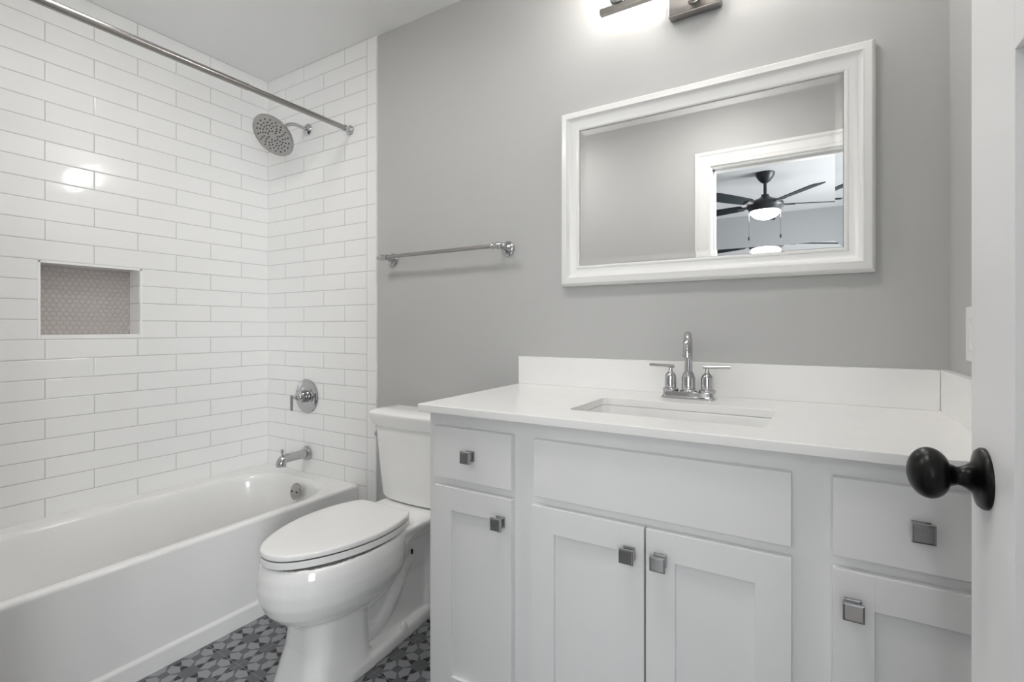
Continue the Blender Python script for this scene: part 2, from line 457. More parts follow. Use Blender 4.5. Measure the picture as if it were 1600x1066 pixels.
# ------------------------------------------------------------------ shower niche
bm = B(); box(bm, -0.1015, -0.0935, NY0+0.001, NY1-0.001, NZ0+0.001, NZ1-0.001); nt_ = obj('shower_niche', bm, M['hex'], wl, smooth=False)
nt_['label'] = 'recessed niche backed with beige-grey penny-round mosaic'
bm = B()
t_ = 0.0085
box(bm, -0.0935, -0.001, NY0+0.0005, NY0+t_, NZ0+0.001, NZ1-0.001)
box(bm, -0.0935, -0.001, NY1-t_-0.001, NY1-0.0005, NZ0+0.001, NZ1-0.001)
box(bm, -0.0935, -0.001, NY0+t_, NY1-t_, NZ1-t_, NZ1-0.0005)
obj('side_tiles', bm, M['nicheside'], nt_, smooth=False)
bm = B()
e_ = 0.0015
box(bm, -0.012, e_, NY0-0.001, NY0+t_-0.001, NZ0, NZ1, 0.001); box(bm, -0.012, e_, NY1-t_+0.001, NY1+0.001, NZ0, NZ1, 0.001)
box(bm, -0.012, e_, NY0, NY1, NZ1-t_, NZ1+0.001, 0.001)
obj('edge_strip', bm, M['edge'], nt_)
bm = B(); box(bm, -0.0935, e_, NY0+t_-0.001, NY1-t_+0.001, NZ0-0.0005, NZ0+0.0165, 0.0012); obj('sill', bm, M['quartz'], nt_)

# ------------------------------------------------------------------ bathtub
bt = thing('bathtub', 'white alcove bathtub with straight apron along the tiled wall', 'bathtub', (0.35, -D/2, 0))
def tubmesh():
    bm = B(); ZR = 0.379; y0, y1 = -D+0.009, -0.001
    L = []
    def ring(x1, r, z, x0=0.001): L.append(rrect(x0, x1, y0, y1, r, z, 14, 8))
    ring(0.712, 0.002, 0.0); ring(0.7135, 0.002, 0.052); ring(0.7125, 0.002, 0.060); ring(0.7065, 0.002, 0.0645); ring(0.7060, 0.002, 0.07)
    ring(0.7055, 0.002, 0.20); ring(0.7065, 0.003, 0.345)
    for a in (0, 20, 40, 60, 80, 90): ring(0.7075-0.012*(1-math.cos(math.radians(a))), 0.003+0.0001*a, ZR-0.014+0.014*math.sin(math.radians(a)))
    def inner(d, z, r):
        L.append(rrect(0.088+d*0.85, 0.668-d*0.8, -1.455+d*1.6, -0.078-d, r, z, 14, 8))
    inner(-0.012, ZR, 0.20); inner(-0.004, ZR-0.0015, 0.20)
    inner(0.004, ZR-0.006, 0.20); inner(0.011, ZR-0.018, 0.198); inner(0.017, ZR-0.04, 0.195)
    inner(0.034, 0.22, 0.19); inner(0.045, 0.14, 0.185); inner(0.060, 0.10, 0.175); inner(0.085, 0.075, 0.155); inner(0.125, 0.062, 0.12); inner(0.20, 0.058, 0.06)
    loft(bm, L); return bm
obj('basin', tubmesh(), M['tub'], bt, ang=50)
OV = Vector((0.414, -0.118, 0.329))
bm = B(); lathe(bm, [(0.0, 0.012), (0.010, 0.012), (0.034, 0.010), (0.0385, 0.006), (0.039, 0.0), (0.0, -0.004)], OV, (0, -1, 0.16), 40)
ov = obj('overflow_plate', bm, M['chromed'], bt)
bm = B()
d_, a_, b2_ = frame_of((0, -1, 0.16))
bm.free()
for s in (-1, 1):
    bm = B(); lathe(bm, [(0.0, 0.0145), (0.004, 0.0145), (0.005, 0.011), (0.005, 0.009)], OV + a_*(0.017*s), (0, -1, 0.16), 16); obj('screw', bm, M['nozzle'], ov)

# ------------------------------------------------------------------ tub spout, valve, shower head, curtain rod
sp = thing('tub_spout', 'chrome tub spout with pull-up diverter above the bathtub', 'tub spout', (0.3385, 0, 0.478))
bm = B(); lathe(bm, [(0.0, 0.0), (0.036, 0.0), (0.036, 0.010), (0.033, 0.018), (0.026, 0.022), (0.0, 0.022)], (0.3385, 0, 0.478), (0, -1, 0), 40); obj('flange', bm, M['chrome'], sp)
bm = B()
pth = [(0.3385, -0.015, 0.478), (0.3385, -0.06, 0.478), (0.3385, -0.125, 0.478)] + [(0.3385, -0.125-0.022*math.sin(math.radians(a)), 0.478-0.022*(1-math.cos(math.radians(a)))) for a in (20, 40, 60, 80, 90)] + [(0.3385, -0.1475, 0.444)]
tube(bm, pth, [0.0235, 0.0215, 0.0215, 0.022, 0.0225, 0.023, 0.0235, 0.0235, 0.0235], 28); obj('body', bm, M['chrome'], sp)
bm = B(); lathe(bm, [(0.004, 0.0), (0.004, 0.018), (0.0068, 0.020), (0.0068, 0.034), (0.0, 0.035)], (0.3385, -0.142, 0.490), (0, 0, 1), 20); obj('diverter', bm, M['chrome'], sp)

vx, vz = 0.3334, 0.765
va = thing('shower_valve', 'round chrome shower valve with drop lever between shower head and spout', 'shower valve', (vx, 0, vz))
bm = B(); lathe(bm, [(0.0, 0.0), (0.086, 0.0), (0.087, 0.003), (0.083, 0.0075), (0.060, 0.010), (0.050, 0.0085), (0.047, 0.0105), (0.030, 0.011), (0.0, 0.011)], (vx, 0, vz), (0, -1, 0), 64); obj('escutcheon', bm, M['chrome'], va)
bm = B(); lathe(bm, [(0.031, 0.009), (0.031, 0.019), (0.027, 0.020), (0.027, 0.0235), (0.031, 0.0245), (0.031, 0.030), (0.026, 0.031), (0.026, 0.034), (0.029, 0.035), (0.029, 0.043), (0.021, 0.050), (0.017, 0.056), (0.017, 0.062), (0.011, 0.066), (0.0, 0.066)], (vx, 0, vz), (0, -1, 0), 48); obj('hub', bm, M['chrome'], va)
bm = B(); tube(bm, [(vx, -0.060, vz), (vx, -0.088, vz+0.0)], 0.006, 16); tube(bm, [(vx, -0.088, vz+0.012), (vx, -0.088, vz-0.062)], 0.0068, 20); obj('lever', bm, M['chrome'], va)

HC = Vector((0.345, -0.192, 2.018)); HN = Vector((0.12, -0.70, -0.707)).normalized()
sh = thing('rain_shower', 'large round chrome rain shower head on a bent wall arm', 'shower head', (0.3385, 0, 2.112))
bm = B(); lathe(bm, [(0.0, 0.0), (0.030, 0.0), (0.030, 0.003), (0.024, 0.009), (0.013, 0.013), (0.0, 0.013)], (0.3385, 0, 2.112), (0, -1, 0), 36); obj('flange', bm, M['chrome'], sh)
BC = HC - HN*0.052
bm = B()
arm = [Vector((0.3385, -0.005, 2.112)), Vector((0.3385, -0.045, 2.114)), Vector((0.3388, -0.075, 2.113)), Vector((0.339, -0.100, 2.105)), Vector((0.3395, -0.122, 2.090)), BC]
# resample for a smooth bend
def cr(P, k=6):
    out = []
    for i in range(len(P)-1):
        p0, p1, p2, p3 = P[max(i-1, 0)], P[i], P[i+1], P[min(i+2, len(P)-1)]
        for j in range(k):
            t = j/k
            out.append(0.5*((2*p1)+(p2-p0)*t+(2*p0-5*p1+4*p2-p3)*t*t+(3*p1-p0-3*p2+p3)*t**3))
    return out+[P[-1]]
tube(bm, cr(arm), 0.0085, 20); obj('shower_arm', bm, M['chrome'], sh)
bm = B(); lathe(bm, [(0.0, -0.062), (0.012, -0.060), (0.016, -0.052), (0.016, -0.040), (0.013, -0.036), (0.020, -0.026), (0.040, -0.016), (0.085, -0.009), (0.100, -0.006), (0.103, 0.0), (0.101, 0.004), (0.094, 0.005), (0.091, 0.003), (0.0, 0.003)], HC, HN, 64)
hd = obj('spray_plate', bm, M['chromed'], sh)
_, ha, hb = frame_of(HN)
for k in range(18):
    for q, rr in enumerate((0.024, 0.037, 0.050, 0.064, 0.079)):
        if q < 2 and k % 2: continue
        an = 2*PI*k/18 + 0.10*q
        bm = B(); lathe(bm, [(0.0036, 0.002), (0.0032, 0.0052), (0.0, 0.0056)], HC + ha*(rr*math.cos(an)) + hb*(rr*math.sin(an)), HN, 8)
        obj('nozzle', bm, M['nozzle'], hd, smooth=False)

rod = thing('shower_curtain_rod', 'brushed nickel shower curtain rod spanning the tub alcove', 'curtain rod', (0.655, -D/2, 2.04))
bm = B(); tube(bm, [(0.655, -0.018, 2.0435), (0.655, -0.55, 2.0400)], 0.0115, 24); tube(bm, [(0.655, -0.50, 2.0402), (0.655, -D+0.018, 2.0345)], 0.0130, 24); obj('tube', bm, M['nickel'], rod)
for y, s, z in ((0.0, -1, 2.0437), (-D+0.008, 1, 2.0345)):
    bm = B(); lathe(bm, [(0.0, 0.0), (0.021, 0.0), (0.022, 0.004), (0.021, 0.010), (0.016, 0.013), (0.0135, 0.018), (0.0135, 0.030), (0.0148, 0.031), (0.0148, 0.036), (0.0125, 0.037)], (0.655, y, z), (0, s, 0), 36); obj('end_flange', bm, M['chrome'], rod)

# ------------------------------------------------------------------ toilet
TX = 1.19
toi = thing('toilet', 'white two-piece elongated toilet between the bathtub and the vanity', 'toilet', (TX, -0.38, 0))
def egg(hw, yf, yb, z, n=56, back=2.6):
    """egg plan: rounded front at yf, squarer back at yb"""
    P = []; yc = yb + (yf-yb)*0.50
    for i in range(n):
        a = 2*PI*i/n; c, s = math.cos(a), math.sin(a)
        if s < 0:
            e = 2.08
            x = hw*math.copysign(abs(c)**(2/e), c); y = yc + (yc-yf)*math.copysign(abs(s)**(2/e), s)
        else:
            x = hw*math.copysign(abs(c)**(2/back), c); y = yc + (yb-yc)*math.copysign(abs(s)**(2/back), s)
        P.append(Vector((TX+x, y, z)))
    return P
def toilet_body():
    bm = B()
    # bowl
    loft(bm, [egg(0.150, -0.742, -0.30, 0.4080), egg(0.156, -0.747, -0.29, 0.4190), egg(0.167, -0.757, -0.285, 0.414), egg(0.173, -0.765, -0.28, 0.385), egg(0.173, -0.768, -0.28, 0.345),
              egg(0.166, -0.764, -0.28, 0.305), egg(0.152, -0.748, -0.29, 0.270), egg(0.130, -0.722, -0.31, 0.243), egg(0.106, -0.690, -0.34, 0.222), egg(0.085, -0.66, -0.36, 0.20)])
    # front pedestal
    loft(bm, [rrect(TX-0.088, TX+0.088, -0.665, -0.44, 0.065, 0.26), rrect(TX-0.090, TX+0.092, -0.660, -0.44, 0.062, 0.20), rrect(TX-0.094, TX+0.096, -0.668, -0.44, 0.060, 0.13),
              rrect(TX-0.102, TX+0.103, -0.688, -0.44, 0.058, 0.06), rrect(TX-0.110, TX+0.112, -0.704, -0.42, 0.056, 0.0)])
    # foot flange
    def foot(z, k):
        pl = [(0.112, -0.55), (0.106, -0.40), (0.094, -0.25), (0.080, -0.12), (0.055, -0.09)]
        R = [Vector((TX+a+k, y, z)) for a, y in pl]; Lf = [Vector((TX-a-k, y, z)) for a, y in reversed(pl)]
        return R + Lf
    loft(bm, [foot(0, 0), foot(0.032, 0), foot(0.043, -0.006)])
    # recessed core behind the pedestal
    loft(bm, [rrect(TX-0.060, TX+0.060, -0.50, -0.10, 0.03, 0.0), rrect(TX-0.058, TX+0.058, -0.50, -0.10, 0.03, 0.20), rrect(TX-0.085, TX+0.085, -0.48, -0.07, 0.04, 0.33), rrect(TX-0.120, TX+0.120, -0.42, -0.055, 0.05, 0.385)])
    # deck that carries the tank
    loft(bm, [rrect(TX-0.110, TX+0.110, -0.36, -0.055, 0.04, 0.350), rrect(TX-0.135, TX+0.135, -0.36, -0.05, 0.04, 0.385), rrect(TX-0.150, TX+0.150, -0.36, -0.045, 0.04, 0.405), rrect(TX-0.152, TX+0.152, -0.36, -0.045, 0.04, 0.418), rrect(TX-0.146, TX+0.146, -0.36, -0.05, 0.04, 0.4225)])
    # web sweeping from the deck down behind the bowl
    for sg in (-1, 1):
        wp = cr([Vector((TX+sg*a, b, c)) for a, b, c in ((0.128, -0.235, 0.405), (0.122, -0.305, 0.392), (0.112, -0.335, 0.355), (0.098, -0.340, 0.300), (0.082, -0.352, 0.250), (0.066, -0.390, 0.208), (0.040, -0.46, 0.17))], 4)
        tube(bm, wp, 0.019, 14)
    # trapway bulging through the side recess
    tp = [(-0.47, 0.10), (-0.42, 0.085), (-0.36, 0.11), (-0.31, 0.17), (-0.27, 0.24), (-0.22, 0.285), (-0.16, 0.28), (-0.13, 0.22), (-0.125, 0.14), (-0.13, 0.06)]
    P = cr([Vector((TX, a, b)) for a, b in tp], 3)
    for p in P: lathe(bm, [(0, -0.052), (0.026, -0.046), (0.043, -0.03), (0.052, 0.0), (0.043, 0.03), (0.026, 0.046), (0, 0.052)], p, (1, 0, 0), 18)
    for p in P:
        for s in (-1, 1): lathe(bm, [(0, -0.038), (0.024, -0.03), (0.038, 0.0), (0.024, 0.03), (0, 0.038)], p + Vector((0.040*s, 0, 0)), (1, 0, 0), 14)
    return bm
bo = obj('bowl', toilet_body(), M['porc'], toi, wnorm=False)
r_ = bo.modifiers.new('remesh', 'REMESH'); r_.mode = 'VOXEL'; r_.voxel_size = 0.0045; r_.use_smooth_shade = True
s_ = bo.modifiers.new('smooth', 'SMOOTH'); s_.factor = 0.5; s_.iterations = 9
# outline of lid and seat: half width against y
OUT = [(0.0, -0.765), (0.030, -0.7605), (0.058, -0.747), (0.085, -0.722), (0.110, -0.686), (0.131, -0.645), (0.150, -0.592), (0.162, -0.535), (0.166, -0.480), (0.163, -0.425), (0.153, -0.375), (0.139, -0.336), (0.125, -0.310), (0.108, -0.300), (0.06, -0.297), (0.0, -0.296)]
def outline(k, z):
    R = cr([Vector((a, b, 0)) for a, b in OUT], 3)
    P = [Vector((TX+max(v.x-k*min(1, v.x/0.05), 0), v.y + (k if v.y < -0.6 else 0)*max(0, (-0.6-v.y)/0.165) - (k if v.y > -0.34 else 0)*max(0, (v.y+0.34)/0.04), z)) for v in R]
    Lf = [Vector((2*TX-p.x, p.y, z)) for p in reversed(P[1:-1])]
    return P+Lf
bm = B(); loft(bm, [outline(0.050, 0.4482), outline(0.0008, 0.4482), outline(0.0, 0.4490), outline(0.0, 0.4590), outline(0.0015, 0.4620), outline(0.005, 0.4642), outline(0.012, 0.4655), outline(0.05, 0.4668)])
obj('lid', bm, M['seat'], toi, ang=60)
bm = B(); loft(bm, [outline(0.050, 0.4240), outline(0.0012, 0.4240), outline(0.0004, 0.4250), outline(0.0004, 0.4420), outline(0.0012, 0.4432), outline(0.0035, 0.4435), outline(0.0060, 0.4370), outline(0.050, 0.4370)])
obj('seat', bm, M['seat'], toi, ang=60)
for s in (-1, 1):
    bm = B(); box(bm, TX+s*0.07-0.022, TX+s*0.07+0.022, -0.299, -0.272, 0.4225, 0.452, 0.006, 3); obj('hinge', bm, M['seat'], toi)
    bm = B(); lathe(bm, [(0.014, 0.0), (0.014, 0.010), (0.011, 0.022), (0.006, 0.028), (0.0, 0.029)], (TX+s*0.088, -0.30, 0.038), (0, 0, 1), 24); obj('bolt_cap', bm, M['porc'], toi)
bm = B(); lathe(bm, [(0.0, -0.004), (0.0065, -0.004), (0.0065, 0.001), (0.0, 0.0015)], (TX+0.094, -0.262, 0.300), (1, 0, 0), 20, sx=0.6, sy=1.5); obj('side_hole', bm, M['dark'], toi)
# tank
def tank_ring(hw, yb, yf, r, z, bow=0.0):
    P = rrect(TX-hw, TX+hw, yf, yb, r, z, 8, 8)
    out = []
    for p in P:
        k = (yb-p.y)/(yb-yf); q = 1-((p.x-TX)/hw)**2
        out.append(Vector((p.x, p.y - bow*q*k, z)))
    return out
bm = B()
loft(bm, [tank_ring(0.145, -0.065, -0.145, 0.03, 0.4255, 0.016), tank_ring(0.163, -0.055, -0.163, 0.035, 0.430, 0.018), tank_ring(0.170, -0.052, -0.167, 0.035, 0.445, 0.018), tank_ring(0.180, -0.05, -0.172, 0.035, 0.55, 0.018),
          tank_ring(0.190, -0.048, -0.177, 0.035, 0.66, 0.018), tank_ring(0.196, -0.047, -0.180, 0.035, 0.722, 0.018)])
obj('tank', bm, M['porc'], toi, ang=60)
bm = B()
loft(bm, [tank_ring(0.190, -0.047, -0.175, 0.03, 0.7205, 0.018), tank_ring(0.203, -0.045, -0.187, 0.032, 0.7225, 0.018), tank_ring(0.207, -0.044, -0.190, 0.032, 0.735, 0.018), tank_ring(0.214, -0.042, -0.197, 0.030, 0.758, 0.018), tank_ring(0.216, -0.041, -0.199, 0.028, 0.768, 0.018),
          tank_ring(0.213, -0.042, -0.197, 0.028, 0.7735, 0.018), tank_ring(0.200, -0.048, -0.185, 0.025, 0.781, 0.014), tank_ring(0.170, -0.06, -0.165, 0.02, 0.786, 0.01), tank_ring(0.12, -0.09, -0.14, 0.02, 0.787, 0.0)])
obj('tank_lid', bm, M['porc'], toi, ang=60)
bm = B(); lathe(bm, [(0.0, -0.012), (0.010, -0.010), (0.0105, 0.006), (0.013, 0.008), (0.014, 0.014), (0.010, 0.022), (0.0, 0.024)], (0.994, -0.142, 0.672), (-1, 0, 0), 28)
obj('flush_lever', bm, M['chrome'], toi)

# ------------------------------------------------------------------ vanity cabinet
FY = -0.550; DYF = -0.570; CT = 0.883
van = thing('vanity_cabinet', 'light grey shaker vanity cabinet with square chrome knobs under the white worktop', 'vanity', (2.2145, -0.28, 0))
bm = B()
for a, b_ in ((1.616, 1.665), (1.872, 1.968), (2.472, 2.572), (2.780, RW-0.001)): box(bm, a, b_, FY, FY+0.019, 0.10, CT)
for a, b_ in ((0.826, CT), (0.664, 0.728), (0.10, 0.14)):
    for c_, d_ in ((1.665, 1.872), (1.968, 2.472), (2.572, 2.780)): box(bm, c_, d_, FY+0.0002, FY+0.0188, a, b_)
obj('face_frame', bm, M['cab'], van, smooth=False)
bm = B()
box(bm, 1.616, 1.634, FY+0.019, 0.004, 0.0, CT); box(bm, RW-0.019, RW-0.001, FY+0.019, 0.004, 0.0, CT)
box(bm, 1.634, RW-0.019, FY+0.019, 0.0, 0.10, 0.118); box(bm, 1.634, RW-0.019, -0.004, 0.003, 0.118, CT)
box(bm, 1.634, RW-0.019, -0.49, -0.475, 0.0, 0.10)
box(bm, 1.616, 1.634, -0.49, FY+0.019, 0.0, CT)
obj('carcass', bm, M['cab'], van, smooth=False)
def slab(x0, x1, z0, z1):
    bm = B(); box(bm, x0, x1, DYF, FY-0.0005, z0, z1, 0.0022, 2); return bm
def shaker(x0, x1, z0, z1, s=0.0605):
    bm = B(); y1 = FY-0.0005
    box(bm, x0, x0+s, DYF, y1, z0, z1, 0.0015); box(bm, x1-s, x1, DYF, y1, z0, z1, 0.0015)
    box(bm, x0+s-0.001, x1-s+0.001, DYF, y1, z1-s, z1, 0.0015); box(bm, x0+s-0.001, x1-s+0.001, DYF, y1, z0, z0+s, 0.0015)
    box(bm, x0+s-0.004, x1-s+0.004, DYF+0.009, y1, z0+s-0.004, z1-s+0.004)
    return bm
def knob(x, z, parent):
    """square pull: small square base, narrow neck, wide square face with a flat pyramid"""
    bm = B(); y = DYF
    def sq(h, yy): return [Vector((x-h, yy, z-h)), Vector((x+h, yy, z-h)), Vector((x+h, yy, z+h)), Vector((x-h, yy, z+h))]
    loft(bm, [sq(0.0125, y+0.0005), sq(0.0125, y-0.004), sq(0.0075, y-0.006), sq(0.0060, y-0.017), sq(0.0140, y-0.021), sq(0.0155, y-0.0225), sq(0.0155, y-0.0265), sq(0.0145, y-0.0275), sq(0.0125, y-0.0285)])
    obj('knob', bm, M['knob'], parent, smooth=False)
dr = obj('drawer', slab(1.645, 1.891, 0.708, 0.845), M['cab'], van); knob(1.7680, 0.7785, dr)
dr['label'] = 'small drawer at the left end, one square knob'
ff = obj('false_front', slab(1.953, 2.490, 0.707, 0.843), M['cab'], van); ff['label'] = 'wide plain panel without a knob under the sink'
dr = obj('drawer', slab(2.553, 2.799, 0.708, 0.846), M['cab'], van); knob(2.6740, 0.7800, dr)
dr['label'] = 'small drawer at the right end beside the door knob'
for x0, x1, kx, lb in ((1.645, 1.891, 1.8610, 'narrow door at the left end'), (1.947, 2.2185, 2.1880, 'left door of the pair under the sink'), (2.2225, 2.490, 2.2530, 'right door of the pair under the sink'), (2.553, 2.799, 2.5820, 'narrow door at the right end')):
    dd = obj('door', shaker(x0, x1, 0.125, 0.686), M['cab'], van); dd['label'] = lb; knob(kx, 0.628, dd)

# worktop with a sink cut-out
CZ = 0.903
ct = thing('worktop', 'white stone worktop on the vanity, cut out for the sink', 'worktop', (2.2, -0.29, CT))
SX0, SX1, SY0, SY1 = 1.994, 2.443, -0.466, -0.211
def topmesh():
    bm = B(); XR = RW-0.0005
    def skew(P):
        out = []
        for p in P:
            if p.x < 1.7: p = Vector((p.x + 0.020*(-p.y/0.59), p.y, p.z))
            out.append(p)
        return out
    nc, ns = 6, 6
    o = lambda z, d=0.0: skew(rrect(1.585+d, XR, -0.5915+d, 0.0075, 0.003, z, nc, ns))
    i = lambda z, d=0.0: rrect(SX0-d, SX1+d, SY0-d, SY1+d, 0.022, z, nc, ns)
    L = [i(CT), o(CT, 0.0015), o(CT+0.0015), o(CZ-0.002), o(CZ-0.0005, 0.0008), o(CZ, 0.002), i(CZ, 0.0012), i(CZ-0.001, 0.0), i(CT+0.0001)]
    loft(bm, L, False, False); return bm
obj('slab', topmesh(), M['quartz'], ct, ang=40)
bm = B(); box(bm, 1.583, RW-0.021, -0.0125, 0.0075, CZ, CZ+0.101, 0.0015); tag(obj('backsplash', bm, M['quartz']), 'long white stone backsplash behind the faucet along the grey wall', 'backsplash')
bm = B(); box(bm, RW-0.0205, RW-0.0005, -0.570, 0.0075, CZ, CZ+0.101, 0.0015); tag(obj('backsplash', bm, M['quartz']), 'short white stone splash on the right wall beside the door', 'backsplash')
# undermount sink
sk = thing('sink', 'white rectangular undermount sink set in the vanity worktop', 'sink', ((SX0+SX1)/2, (SY0+SY1)/2, 0.75))
bm = B()
def sr(d, z, r): return rrect(SX0+d, SX1-d, SY0+d, SY1-d, r, z, 10, 6)
loft(bm, [sr(0.030, 0.735, 0.05), sr(-0.006, 0.78, 0.04), sr(-0.012, 0.860, 0.03), sr(-0.022, 0.872, 0.03), sr(-0.022, CT-0.0005, 0.03), sr(-0.002, CT-0.0005, 0.026), sr(0.001, CT-0.004, 0.026), sr(0.004, 0.86, 0.028), sr(0.012, 0.79, 0.035), sr(0.022, 0.765, 0.04), sr(0.045, 0.752, 0.05), sr(0.09, 0.747, 0.04)])
obj('basin', bm, M['sinkp'], sk, ang=60)
bm = B(); lathe(bm, [(0.0, 0.0), (0.022, 0.0), (0.022, 0.003), (0.017, 0.004), (0.0, 0.006)], (2.2185, -0.33, 0.7472), (0, 0, 1), 32); obj('drain', bm, M['chrome'], sk)

# ------------------------------------------------------------------ faucet
fx, fy = 2.2115, -0.098
fa = thing('faucet', 'polished chrome two-handle centerset faucet behind the sink', 'faucet', (fx, fy, CZ))
bm = B()
def br(hw, hd, z, r): return rrect(fx-hw, fx+hw, fy-hd, fy+hd, r, z, 8, 4)
loft(bm, [br(0.0755, 0.028, CZ, 0.014), br(0.0755, 0.028, CZ+0.004, 0.014), br(0.0725, 0.0255, CZ+0.007, 0.013), br(0.0710, 0.0245, CZ+0.009, 0.012), br(0.0700, 0.0240, CZ+0.018, 0.012), br(0.0685, 0.0225, CZ+0.020, 0.011)])
obj('base_plate', bm, M['chrome'], fa)
bm = B()
lathe(bm, [(0.0, 0.018), (0.0235, 0.018), (0.0235, 0.023), (0.0195, 0.026), (0.0190, 0.060), (0.0165, 0.070), (0.0110, 0.080), (0.0105, 0.085), (0.0, 0.085)], (fx, fy, CZ), (0, 0, 1), 40)
obj('spout_hub', bm, M['chrome'], fa)
bm = B()
sd = Vector((0.17, -1, 0)).normalized(); R_ = 0.046; zt = 1.1000-0.012-R_
pt = [Vector((fx, fy, CZ+0.08)), Vector((fx, fy, 1.0)), Vector((fx, fy, zt))]
for k in range(1, 13):
    a = math.radians(180*k/12); pt.append(Vector((fx, fy, zt)) + sd*(R_*(1-math.cos(a))) + Vector((0, 0, R_*math.sin(a))))
pt.append(pt[-1] - Vector((0, 0, 0.008)))
tube(bm, pt, 0.0110, 28); e = pt[-1]
lathe(bm, [(0.0115, 0.0), (0.0128, 0.001), (0.0128, 0.010), (0.0095, 0.011), (0.0095, 0.008), (0.0, 0.008)], e + Vector((0, 0, 0.004)), (0, 0, -1), 28)
obj('spout', bm, M['chrome'], fa)
for s in (-1, 1):
    hx = fx + s*0.0515
    bm = B()
    lathe(bm, [(0.0, 0.018), (0.0225, 0.018), (0.0230, 0.026), (0.0205, 0.028), (0.0170, 0.030), (0.0165, 0.062), (0.0145, 0.068), (0.0070, 0.076), (0.0055, 0.080), (0.0055, 0.088), (0.0, 0.088)], (hx, fy, CZ), (0, 0, 1), 36)
    hb_ = obj('handle', bm, M['chrome'], fa)
    bm = B(); tube(bm, [(hx - s*0.011, fy, CZ+0.0925), (hx + s*0.062, fy, CZ+0.0945)], 0.0046, 18); obj('lever', bm, M['chrome'], hb_)

# ------------------------------------------------------------------ mirror
mi = thing('wall_mirror', 'wide mirror in a white moulded frame on the grey wall above the worktop', 'mirror', (2.212, 0, 1.255))
MX0, MX1, MZ0, MZ1 = 1.762, 2.6625, 1.2555, 1.8615
prof = [(0.0, 0.006), (0.0, -0.014), (0.003, -0.018), (0.0055, -0.027), (0.009, -0.0305), (0.014, -0.0318), (0.0235, -0.0335), (0.0255, -0.0348), (0.0280, -0.0348), (0.0293, -0.0325), (0.0325, -0.0265), (0.040, -0.020), (0.050, -0.0165), (0.058, -0.0155), (0.060, -0.0185), (0.064, -0.0195), (0.068, -0.0175), (0.070, -0.012), (0.0705, 0.002)]
bm = B()
loops = []
for q, y in prof:
    loops.append([Vector((MX0+q, y, MZ0+q)), Vector((MX1-q, y, MZ0+q)), Vector((MX1-q, y, MZ1-q)), Vector((MX0+q, y, MZ1-q))])
loft(bm, loops, False, False); bm2 = bm
obj('frame', bm2, M['frame'], mi, ang=28)
g0x, g1x, g0z, g1z = MX0+0.0705, MX1-0.0705, MZ0+0.0705, MZ1-0.0705
bw = 0.018; th = math.tan(0.050)*bw; gy = -0.011
bm = B()
def gl(d, y): return [Vector((g0x+d, y, g0z+d)), Vector((g1x-d, y, g0z+d)), Vector((g1x-d, y, g1z-d)), Vector((g0x+d, y, g1z-d))]
loft(bm, [gl(0, gy+0.006), gl(0, gy-th), gl(bw, gy)], True, True)
obj('glass', bm, M['mirror'], mi, smooth=False)

# ------------------------------------------------------------------ towel bar
tb = thing('towel_bar', 'polished nickel towel bar on the grey wall above the toilet', 'towel bar', (1.2235, 0.008, 1.413))
for x in (0.922, 1.525):
    bm = B()
    lathe(bm, [(0.0, 0.0), (0.028, 0.0), (0.0285, 0.004), (0.025, 0.008), (0.020, 0.010), (0.019, 0.014), (0.010, 0.020), (0.008, 0.030), (0.0075, 0.050), (0.0095, 0.054), (0.0, 0.056)], (x, 0.008, 1.413), (0, -1, 0.03), 36)
    s = -1 if x < 1.2 else 1
    # head with collar and a pointed finial at its outer side
    lathe(bm, [(0.0, -0.030), (0.0105, -0.030), (0.0115, -0.027), (0.0095, -0.024), (0.0095, -0.014), (0.0115, -0.011), (0.0135, -0.004), (0.0135, 0.004), (0.011, 0.010), (0.0065, 0.013), (0.0065, 0.015), (0.0085, 0.018), (0.0085, 0.022), (0.005, 0.026), (0.0035, 0.032), (0.0, 0.034)], (x, -0.060, 1.4155), (s, 0, 0), 30)
    obj('bracket', bm, M['chrome'], tb)
bm = B(); tube(bm, [(0.945, -0.060, 1.4155), (1.502, -0.060, 1.4155)], 0.0075, 20); obj('bar', bm, M['nickel'], tb)

# ------------------------------------------------------------------ vanity light
vl = thing('vanity_light', 'polished nickel three-lamp bar light on the wall above the mirror', 'wall light', (2.2125, 0.008, 2.06))
bm = B(); box(bm, 2.135, 2.290, -0.026, 0.0075, 2.080, 2.235, 0.004, 2); obj('wall_plate', bm, M['nickel'], vl)
bm = B(); lathe(bm, [(0.011, 0.0), (0.011, 0.066)], (2.2125, -0.026, 2.118), (0, -1, 0), 20)
lathe(bm, [(0.020, 0.0), (0.020, 0.006), (0.012, 0.010)], (2.2125, -0.026, 2.118), (0, -1, 0), 24); obj('stem', bm, M['nickel'], vl)
bm = B(); box(bm, 1.940, 2.485, -0.109, -0.091, 2.108, 2.127, 0.0015); obj('bar', bm, M['nickel'], vl)
for x in (2.000, 2.2125, 2.425):
    bm = B(); lathe(bm, [(0.0, 0.0), (0.012, 0.0), (0.020, 0.003), (0.026, 0.010), (0.029, 0.020), (0.029, 0.030), (0.025, 0.034), (0.025, 0.042), (0.0, 0.042)], (x, -0.100, 2.127), (0, 0, 1), 36)
    cp = obj('lamp_cup', bm, M['chrome'], vl)
    bm = B(); lathe(bm, [(0.0, 0.042), (0.022, 0.042), (0.034, 0.062), (0.043, 0.097), (0.048, 0.142), (0.052, 0.175), (0.050, 0.175), (0.046, 0.142), (0.041, 0.099), (0.031, 0.066), (0.0, 0.05)], (x, -0.100, 2.127), (0, 0, 1), 40)
    obj('lamp_shade', bm, M['opal'], vl)

